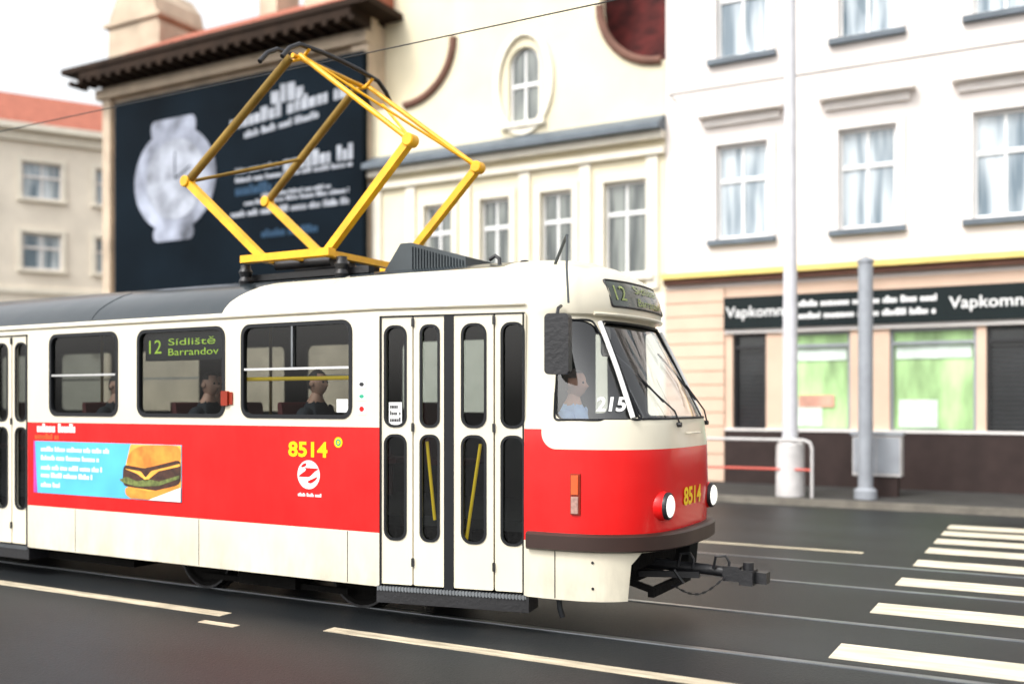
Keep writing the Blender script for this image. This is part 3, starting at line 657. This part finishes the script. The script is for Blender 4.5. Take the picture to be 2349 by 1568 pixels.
M['w3']=mat('sandstone',(.54,.43,.32),.9,var=.18,scale=1.4,bump=.4); M['eave']=mat('dark_timber_eave',(.028,.016,.010),.85,var=.3,scale=2,spec=.2); M['tile']=mat('red_roof_tiles',(.34,.115,.075),.85,var=.3,scale=3,bump=.4,stretch=(1,1,6),spec=.2); M['dtile']=mat('dark_red_tiles',(.07,.010,.009),.7,var=.6,scale=3,spec=.15)
M['w4']=mat('beige_render',(.78,.71,.60),.9,var=.08,scale=1); M['navy']=mat('navy_print',(.0035,.0075,.012),.75,var=.4,scale=.4,spec=.06); M['watch']=mat('silver_print',(.25,.27,.33),.6,var=.75,scale=1.0,spec=.2); M['dial']=mat('dial_print',(.30,.32,.37),.6,var=.6,scale=1.4,spec=.2); M['bluep']=mat('blue_print',(.015,.05,.10),.5,spec=.2)
M['btxt']=mat('pale_print',(.33,.35,.39),.6,var=.25,spec=.2)
M['gdisp']=mat('green_window_display',(.40,.62,.28),.5,var=.6,scale=1.1,emit=.12,stretch=(1.6,1,.5)); M['shopdark']=mat('shop_dark',(.012,.018,.02),.2,var=.3,coat=.3); M['pale']=mat('pale_display',(.62,.72,.64),.5,var=.2,emit=.08); M['poster']=mat('pink_poster',(.60,.32,.24),.5,var=.3)  # faint glow in the display colours stands in for the shop's lighting
M['galv']=mat('galvanised_steel',(.30,.32,.35),.55,.2,var=.12); M['lampc']=mat('pale_grey_paint',(.58,.58,.61),.55,var=.08); M['rail']=mat('railing_white',(.56,.54,.53),.5,var=.15); M['railr']=mat('railing_red',(.6,.10,.07),.5); M['wire']=mat('wire_black',(.012,.012,.012),.6)
M['moul']=mat('brown_moulding',(.17,.08,.055),.8,var=.2)
YB=21.0
TY=Matrix(((0,0,1,0),(1,0,0,0),(0,1,0,0),(0,0,0,1)))
def opening_window(root,x0,x1,z0,z1,Y,pm='pane',tr=.62,trim='w1t',hood=None,sill=True,arch=False,fr='white'):
    m=MB(); f=.07; y0,y1=Y+.10,Y+.17
    if arch:
        r=(x1-x0)/2; cx=(x0+x1)/2; po=[(x0,z0),(x1,z0)]+[(cx+r*math.cos(a*math.pi/12),z1-r+r*math.sin(a*math.pi/12)) for a in range(13)]
        pi_=[(cx+(p-cx)*(1-f/r),z0+f+(q-z0)*(1-1.4*f/(z1-z0))) for p,q in po]
        FB=frame((0,Y,0),(1,0)); m.ring(po,pi_,FB,-.17,-.10)
    else:
        m.box(x0,y0,z0,x0+f,y1,z1);m.box(x1-f,y0,z0,x1,y1,z1);m.box(x0+f,y0,z0,x1-f,y1,z0+f);m.box(x0+f,y0,z1-f,x1-f,y1,z1)
    zt=z0+(z1-z0)*tr; m.box(x0+f,y0-.01,zt-.045,x1-f,y1+.01,zt+.045); xc=(x0+x1)/2
    m.box(xc-.03,y0+.003,z0+f,xc+.03,y1-.003,zt-.045); m.box(xc-.025,y0+.003,zt+.045,xc+.025,y1-.003,z1-.02 if not arch else z1-.1)
    w=m.build('window',fr,root)
    if arch: mm=MB(); mm.prism(po,FB,-.16,-.14); mm.build('pane',pm,w)
    else: MB().box(x0+.01,Y+.135,z0+.01,x1-.01,Y+.15,z1-.01).build('pane',pm,w)
    if sill: MB().box(x0-.18,Y-.14,z0-.13,x1+.18,Y+.09,z0-.02).build('sill','zinc' if sill=='z' else trim,w)
    if not arch:
        m=MB(); t=.16
        m.box(x0-t,Y-.06,z0-.02,x0,Y-.002,z1);m.box(x1,Y-.06,z0-.02,x1+t,Y-.002,z1);m.box(x0-t,Y-.06,z1,x1+t,Y-.002,z1+t); m.build('window_surround',trim,w)
        if hood:
            m=MB(); m.box(x0-.25,Y-.10,z1+hood,x1+.25,Y-.002,z1+hood+.18); m.box(x0-.36,Y-.30,z1+hood+.18,x1+.36,Y-.002,z1+hood+.27); m.box(x0-.30,Y-.20,z1+hood+.27,x1+.30,Y-.002,z1+hood+.32)
            m.build('window_hood',trim,w)
    return w
def wall(root,outer,holes,Y,t,mt,nm='wall'):
    me=plate_mesh(outer,holes,t); F=frame((0,Y,0),(1,0)); m=MB(); m.mesh(me,lambda co:F@Vector((co.x,co.y,co.z-t/2))); return m.build(nm,mt,root)
def rect(x0,z0,x1,z1): return [(x0,z0),(x1,z0),(x1,z1),(x0,z1)]
bx0=at(1527,600,YB)[0]; bx1=9.0
r1=thing('corner_shop_building','pale rendered building with yellow cornice above a dark shop sign band','building',(0,YB,0))
cols=[-6.03,-3.46,-.95,1.6,4.1,6.6]; wins=[]
for c in cols:
    for z0,z1 in ((5.38,7.42),(9.30,11.35)): wins.append((c-.56,c+.56,z0,z1))
wall(r1,rect(bx0,4.35,bx1,13.0),[rect(a,z0,b,z1) for a,b,z0,z1 in wins],YB,.3,'w1')
for a,b,z0,z1 in wins: opening_window(r1,a,b,z0,z1,YB,'pane',.62,'w1t',.42,'z')
MB().box(bx0,YB+.31,0,bx1,YB+12,12.9).build('rear_block','w1',r1)
m=MB(); m.box(bx0-.1,YB-.7,13.0,bx1+.1,YB+12,13.3); m.box(bx0,YB-.35,12.6,bx1,YB-.002,13.0); m.build('eaves_cornice','w1t',r1)
m=MB(); m.prism([(YB-.6,13.3),(YB+12,13.3),(YB+5.7,17)],TY,bx0,bx1); m.build('roof','tile',r1)
shop=[at(a,900,YB)[0] for a in (1680,1757,1800,1950,2040,2240,2262,2420)]
holes=[rect(shop[i],1.25,shop[i+1],3.32) for i in (0,2,4,6)]+[rect(2.0,1.25,5.0,3.32)]
xp=at(1662,900,YB)[0]
wall(r1,rect(xp,.12,bx1,4.35),holes,YB,.29,'peach','shop_front')
for i in range(14): 
    z=.14+i*.30; MB().box(bx0,YB-.05,z,xp-.003,YB+.29,z+.275).build('rusticated_course','peach',r1)
MB().box(bx0+.01,YB-.02,.13,xp-.01,YB+.2,4.34).build('pilaster_core','w3',r1)
m=MB(); m.box(bx0-.02,YB-.28,4.56,bx1,YB-.002,4.68); m.build('cornice','ycorn',r1)
m=MB(); m.box(bx0-.01,YB-.16,4.44,bx1,YB-.003,4.557); m.build('cornice_bed','moul',r1)
m=MB(); m.box(xp+.02,YB-.06,.12,bx1,YB-.002,1.24); m.build('plinth','plinth',r1)
m=MB(); m.box(xp+.02,YB-.09,1.243,bx1,YB-.002,1.29); m.build('plinth_ledge','w1t',r1)
m=MB(); m.box(xp+.02,YB-.07,3.325,bx1,YB-.002,3.415); m.build('shop_lintel','w1t',r1)
sx=at(1664,720,YB)[0]; m=MB(); m.box(sx,YB-.14,3.42,bx1,YB-.002,4.10); sg=m.build('shop_sign','sign',r1)
FB1=frame((0,YB-.14,0),(1,0))
for p0,p1 in ((1645,1820),(2178,2375)):
    m=MB(); x0,x1=at(p0,720,YB)[0],at(p1,720,YB)[0]; x0=max(x0,sx+.05); t=text_mesh('Vapkomno',.30,.01,x1-x0); m.mesh(t,lambda co,c=(x0+x1)/2:FB1@Vector((co.x+c,co.y+3.74,.01))); m.build('sign_lettering','white',sg)
for k,z in enumerate((3.58,3.83)):
    m=MB(); words(m,at(1835,700,YB)[0],at(2150,700,YB)[0],z,.13,FB1,.002,.008,40+k); m.build('sign_caption','white',sg)
for i,(k,mt) in enumerate(((0,'shopdark'),(2,'gdisp'),(4,'gdisp'),(6,'shopdark'))):
    x0,x1=shop[k],shop[k+1]; m=MB(); f=.06; 
    m.box(x0,YB+.08,1.25,x0+f,YB+.16,3.32);m.box(x1-f,YB+.08,1.25,x1,YB+.16,3.32);m.box(x0+f,YB+.08,1.25,x1-f,YB+.16,1.31);m.box(x0+f,YB+.08,3.0,x1-f,YB+.16,3.06);m.box(x0+f,YB+.08,3.26,x1-f,YB+.16,3.32)
    w=m.build('shop_window','galv' if mt=='gdisp' else 'black',r1); MB().box(x0+.01,YB+.20,1.26,x1-.01,YB+.22,3.31).build('window_display',mt,w)
    if mt=='gdisp':
        MB().box(x0+.1,YB+.17,2.72,x1-.1,YB+.18,2.98).build('display_header','pale',w); MB().box(x0+.15,YB+.175,1.35,x0+(x1-x0)*.55,YB+.185,1.9).build('display_poster','pale',w)
        if k==2: MB().box(x0+.25,YB+.165,1.75,x1-.35,YB+.174,2.0).build('pink_poster','poster',w)
    else:
        m=MB()
        for q in range(18): m.box(x0+.07,YB+.185,1.35+q*.09,x1-.07,YB+.195,1.40+q*.09)
        m.build('shutter','black',w)
c0=at(852,600,YB)[0]; c1=bx0-.01
r2=thing('gabled_town_house','cream yellow town house with scrolled gable and arched attic window','building',(-12,YB,0))
cxs=[-13.82,-12.16,-10.48,-8.72]; hol=[rect(c-.42,4.75,c+.42,6.85) for c in cxs]; hol[-1]=rect(-9.25,4.75,-8.2,6.9)
gx=-11.36
def q(cx,cz,r,a0,a1,n=10): return [(cx+r*math.cos(math.radians(a0+(a1-a0)*i/n)),cz+r*math.sin(math.radians(a0+(a1-a0)*i/n))) for i in range(n+1)]
rightc=q(c1-.1,11.0,1.5,270,180); leftc=[(2*gx-x,z) for x,z in reversed(rightc)]
outer=[(c0,4.3),(c1,4.3),(c1,9.5)]+rightc[:]+[(c1-1.6,13.2),(gx+.9,13.9),(gx,14.3),(gx-.9,13.9),(2*gx-c1+1.6,13.2)]+leftc+[(c0,9.5)]
ar=[(gx-.42,8.6),(gx+.42,8.6)]+[(gx+.42*math.cos(a*math.pi/12),10.0+.42*math.sin(a*math.pi/12)) for a in range(13)]
wall(r2,outer,hol+[ar],YB,.3,'w2')
wall(r2,rect(c0,.12,c1,4.3),[],YB,.3,'w2t','ground_floor_wall')
for h_ in hol: opening_window(r2,h_[0][0],h_[1][0],h_[0][1],h_[2][1],YB,'paned',.66,'w2t',None,True)
aw=opening_window(r2,gx-.42,gx+.42,8.6,10.42,YB,'paned',.5,'w2t',None,True,arch=True)
m=MB(); FB2=frame((0,YB,0),(1,0)); m.ring(circ(gx,9.55,.82,1.28,40),circ(gx,9.55,.66,1.12,40),FB2,.002,.09); m.build('oval_surround','w2t',r2,40)
for crv in (rightc,leftc): MB().tube([(x,YB-.03,z) for x,z in crv],.10,8).build('gable_scroll','moul',r2,50)
MB().box(c0,YB-.14,7.40,c1,YB-.002,7.55).build('cornice','w2t',r2); MB().box(c0,YB-.24,7.72,c1,YB-.003,7.90).build('cornice','w2t',r2)
m=MB(); m.prism([(YB-.45,7.90),(YB-.002,7.90),(YB-.002,8.28),(YB-.45,8.02)],TY,c0,c1); m.build('cornice_flashing','zinc',r2)
for x in (c0+.2,-14.65,-12.99,-11.32,-9.72,c1-.3): MB().box(x-.14,YB-.07,4.4,x+.14,YB-.002,7.39).build('pilaster','w2t',r2)
MB().box(c0,YB+.31,0,c1,YB+12,8.9).build('rear_block','w2',r2)
m=MB(); m.prism([(YB+.35,8.9),(YB+12,8.9),(YB+6,14.0),(YB+2.4,14.0)],TY,gx,c1); m.build('roof','dtile',r2)
MB().box(c0,YB+.6,8.9,gx-.003,YB+6,14.5).build('side_gable','w2',r2)
e0=at(243,500,YB)[0]; e1=c0-.01
r3=thing('sandstone_building','sandstone building with dark projecting eaves behind the huge navy billboard','building',(-21,YB,0))
wall(r3,rect(e0,0,e1,12.0),[],YB,.3,'w3'); MB().box(e0,YB+.31,0,e1,YB+10,11.9).build('rear_block','w3',r3)
m=MB(); m.box(e0-.9,YB-.95,12.0,e1+.6,YB+10,12.16); m.box(e0-.1,YB-.9,11.75,e1,YB-.003,11.998); ev=m.build('eaves','eave',r3)
for i in range(26): 
    x=e0-.6+i*(e1-e0+1)/26; MB().box(x,YB-.92,11.62,x+.16,YB-.3,11.748).build('bracket','eave',ev)
m=MB(); m.box(e0-.2,YB-.25,11.3,e1,YB-.004,11.61); m.build('frieze','w3',r3)
m=MB(); m.prism([(YB-.9,12.18),(YB+10,12.18),(YB+4.2,14.0),(YB+1.3,13.45)],TY,e0+1.6,e1+.3); m.build('roof','tile',r3)
m=MB(); F3=frame((0,YB+.6,0),(1,0)); m.prism([(-27.0,12.19),(-24.6,12.19),(-24.6,13.6),(-24.9,14.6),(-25.3,15.1),(-26.4,15.1),(-26.9,14.2)],F3,-2,0); m.box(-27.1,YB+.5,13.9,-24.5,YB+2.7,14.02); m.build('attic_dormer','w3',r3)
m=MB(); m.box(-21.3,YB+1.5,13,-20.6,YB+2.5,15.0); m.box(-21.4,YB+1.4,15.0,-20.5,YB+2.6,15.12); m.build('chimney','w3',r3)
m=MB(); m.box(-18.4,YB+.2,12.19,-17.0,YB+2.5,14.6); m.build('attic_block','w3',r3)
MB().box(e1-.55,YB-.14,.12,e1-.02,YB-.002,11.29).build('corner_pilaster','w3',r3); MB().box(e0,YB-.14,.12,e0+.35,YB-.002,11.29).build('corner_pilaster','w3',r3)
g0,g1=at(262,500,20.6)[0],at(832,500,20.6)[0]
bb=thing('billboard','huge near black billboard with silver wristwatch and pale lettering hung on the sandstone facade','billboard',((g0+g1)/2,20.7,4.8))
MB().box(g0,20.60,4.8,g1,20.80,11.0).build('panel','navy',bb)
FBB=frame((0,20.60,0),(1,0))
def bpt(px,py): return at(px,py,20.6)
cx,cz=bpt(400,415); cx2=bpt(500,415)[0]; rw=abs(cx2-cx)
m=MB(); m.prism(circ(cx,cz+.05,rw*.96,1.55,48),FBB,.002,.02); wt=m.build('watch_picture','watch',bb)
MB().prism(rr(cx-rw*.55,cz+1.3,cx+rw*.5,cz+1.85,.2),FBB,.003,.018).build('watch_strap','watch',wt)
MB().prism(rr(cx-rw*.5,cz-1.75,cx+rw*.45,cz-1.3,.2),FBB,.003,.018).build('watch_strap','watch',wt)
m=MB(); m.prism(circ(cx+.05,cz+.05,rw*.70,1.18,40),FBB,.02,.03); m.build('watch_dial','dial',wt)
MB().prism([(cx+.03,cz+.05),(cx+.07,cz+.05),(cx+.07,cz+.85),(cx+.03,cz+.85)],FBB,.035,.04).build('watch_hand','navy',wt)
MB().prism([(cx+.05,cz+.02),(cx+.7,cz+.35),(cx+.7,cz+.40),(cx+.05,cz+.08)],FBB,.035,.04).build('watch_hand','navy',wt)
for (pa,pb,py,h,sl,sd) in ((622,708,240,.50,.0,1),(528,800,300,.40,.08,2),(560,730,318,.2,.08,3),(540,640,400,.16,.02,4),(650,815,392,.42,.02,5),(540,810,420,.14,0,6),(530,800,500,.18,0,7),(560,800,472,.13,0,8),(600,760,452,.12,0,9)):
    m=MB(); xa,za=bpt(pa,py); xb,_=bpt(pb,py); words(m,xa,xb,za,h,FBB,.002,.012,sd,0,sl); m.build('billboard_lettering','btxt',bb)
for (pa,pb,py,h,sd) in ((600,735,545,.22,19),(540,640,450,.3,20)):
    m=MB(); xa,za=bpt(pa,py); xb,_=bpt(pb,py); words(m,xa,xb,za,h,FBB,.002,.012,sd); m.build('blue_lettering','bluep',bb)
CUR[0]=Matrix.Translation((-37.5,24.9,0))@Matrix.Rotation(math.radians(59.5),4,'Z')
r4=thing('beige_building','beige rendered building with red tiled roof beyond the billboard building, at far left','building',(-37.5,24.9,0))
hol=[rect(x-.75,z,x+.75,z+1.5) for x in (-6.9,-4.1,-1.3,1.5,4.3) for z in (4.0,7.3,10.2)]
wall(r4,rect(-10,0,7,12.9),hol,0,.3,'w4')
for h_ in hol: opening_window(r4,h_[0][0],h_[1][0],h_[0][1],h_[2][1],0,'pane',.6,'w2t',None,True,fr='w1t')
MB().box(-10,.31,0,7,9,12.8).build('rear_block','w4',r4)
MB().box(-10.2,-.5,12.9,7.2,9.2,13.15).build('eaves','w2t',r4); MB().box(-10,-.2,12.5,7,-.003,12.9).build('cornice','w2t',r4); MB().box(-10,-.1,6.3,7,-.003,6.5).build('string_course','w2t',r4)
m=MB(); m.prism([(-.5,13.15),(9.2,13.15),(4.3,15.6)],TY,-10.2,7.2); m.build('roof','tile',r4)
CUR[0]=I4
# ---------------- street furniture
t=thing('pedestrian_railing','white and red pedestrian railing along the kerb, ending at a rounded corner','railing',(-8,18.3,.12))
xe=at(1862,1010,18.3)[0]
MB().tube([(-20,18.3,1.16),(xe-.15,18.3,1.16),(xe-.04,18.3,1.12),(xe,18.3,1.02),(xe,18.3,.12)],.028,8).build('top_rail','rail',t,50)
MB().tube([(-20,18.3,.62),(xe,18.3,.62)],.022,8).build('middle_rail','railr',t,50)
for i in range(9): MB().tube([(xe-.55-i*2,18.3,.12),(xe-.55-i*2,18.3,1.14)],.026,8).build('post','rail',t,50)
px_=at(1812,900,18.5)[0]
t=thing('street_lamp','tall pale grey lamp post on the pavement beside the railing end','street lamp',(px_,18.5,.12))
m=MB(); m.tube([(px_,18.5,.12),(px_,18.5,5),(px_,18.5,11.2)],[.15,.12,.09],16); m.build('pole','lampc',t,50)
m=MB(); m.lathe([(0,.26),(.06,.26),(.95,.25),(1.05,.14)],(px_,18.5,.12),(0,0,1),20); m.build('pole_sleeve','rail',t,40)
m=MB(); m.tube([(px_,18.5,11.1),(px_,17.8,11.8),(px_,16.2,12.0)],.05,8); m.box(px_-.15,15.3,11.92,px_+.15,16.3,12.08); m.build('lamp_head','galv',t,50)
px2=at(1985,900,18.6)[0]
t=thing('trolley_pole','darker grey steel pole on the pavement before the green shop windows','pole',(px2,18.6,.12))
m=MB(); m.tube([(px2,18.6,.12),(px2,18.6,4.35)],.13,16); m.build('shaft','galv',t,50); MB().lathe([(0,.2),(.15,.2),(.2,.14)],(px2,18.6,.12),(0,0,1),16).build('foot','galv',t,40)
MB().lathe([(0,.15),(.05,.15),(.12,.02)],(px2,18.6,4.35),(0,0,1),16).build('cap','galv',t,40)
px3=at(2012,1040,19.2)[0]
t=thing('utility_cabinet','pale grey utility cabinet standing behind the dark steel pole','cabinet',(px3,19.3,.12))
m=MB(); m.box(px3-.42,19.1,.5,px3+.42,19.45,1.25); m.build('cabinet_body','rail',t); MB().box(px3-.36,19.15,.12,px3+.36,19.4,.5).build('cabinet_base','plinth',t)
for a,b in ((-.40,-.01),(.01,.40)): MB().box(px3+a,19.085,.55,px3+b,19.098,1.2).build('cabinet_door','galv',t)
MB().box(px3-.46,19.06,1.25,px3+.46,19.49,1.30).build('cabinet_lid','galv',t)
def wire(p,r,label):
    m=MB(); m.tube(p,r,6); return tag(m.build('overhead_wire','wire',None,50),label,'wire')
wire([(-80,YC,5.32),(-6.5,YC,5.31),(40,YC,5.32)],.006,'thin contact wire touching the tram pantograph')
xw,zw=at(1533,219,20.5); m=MB(); m.tube([(xw,20.98,zw),(xw+.02,20.5,zw),(0,20.5,zw-.04),(8.9,20.5,zw)],.018,6); tag(m.build('facade_cable','wire',None,50),'thin dark cable strung along the pale building between its upper storeys','cable')
# ---------------- world, light, camera
w=bpy.data.worlds.new('World'); SC.world=w; w.use_nodes=True; N=w.node_tree.nodes; L=w.node_tree.links
sk=N.new('ShaderNodeTexSky'); sk.sky_type='NISHITA'; sk.sun_disc=False; sk.sun_elevation=math.radians(48); sk.sun_rotation=math.radians(200); sk.dust_density=4; sk.air_density=1.5
hs=N.new('ShaderNodeHueSaturation'); hs.inputs['Saturation'].default_value=.12; hs.inputs['Value'].default_value=2.15
bg=N['Background']; bg.inputs['Strength'].default_value=.15; L.new(sk.outputs[0],hs.inputs['Color']); L.new(hs.outputs[0],bg.inputs['Color'])
s=bpy.data.lights.new('sun','SUN'); s.energy=1.5; s.angle=math.radians(12); s.color=(1,.965,.91); so=bpy.data.objects.new('sun',s); COL.objects.link(so); so.rotation_euler=(math.radians(42),0,math.radians(-20))
cam=bpy.data.cameras.new('camera'); co=bpy.data.objects.new('camera',cam); COL.objects.link(co); co.location=(0,0,H); co.rotation_euler=(math.radians(90),0,math.radians(29.1))
cam.sensor_width=36; cam.lens=36*FP/2349; cam.shift_y=138/2349; cam.clip_end=1500; cam.dof.use_dof=True; cam.dof.focus_distance=7.9; cam.dof.aperture_fstop=.6
SC.camera=co
SC.view_settings.view_transform='Standard'; SC.view_settings.look='None'; SC.view_settings.exposure=0
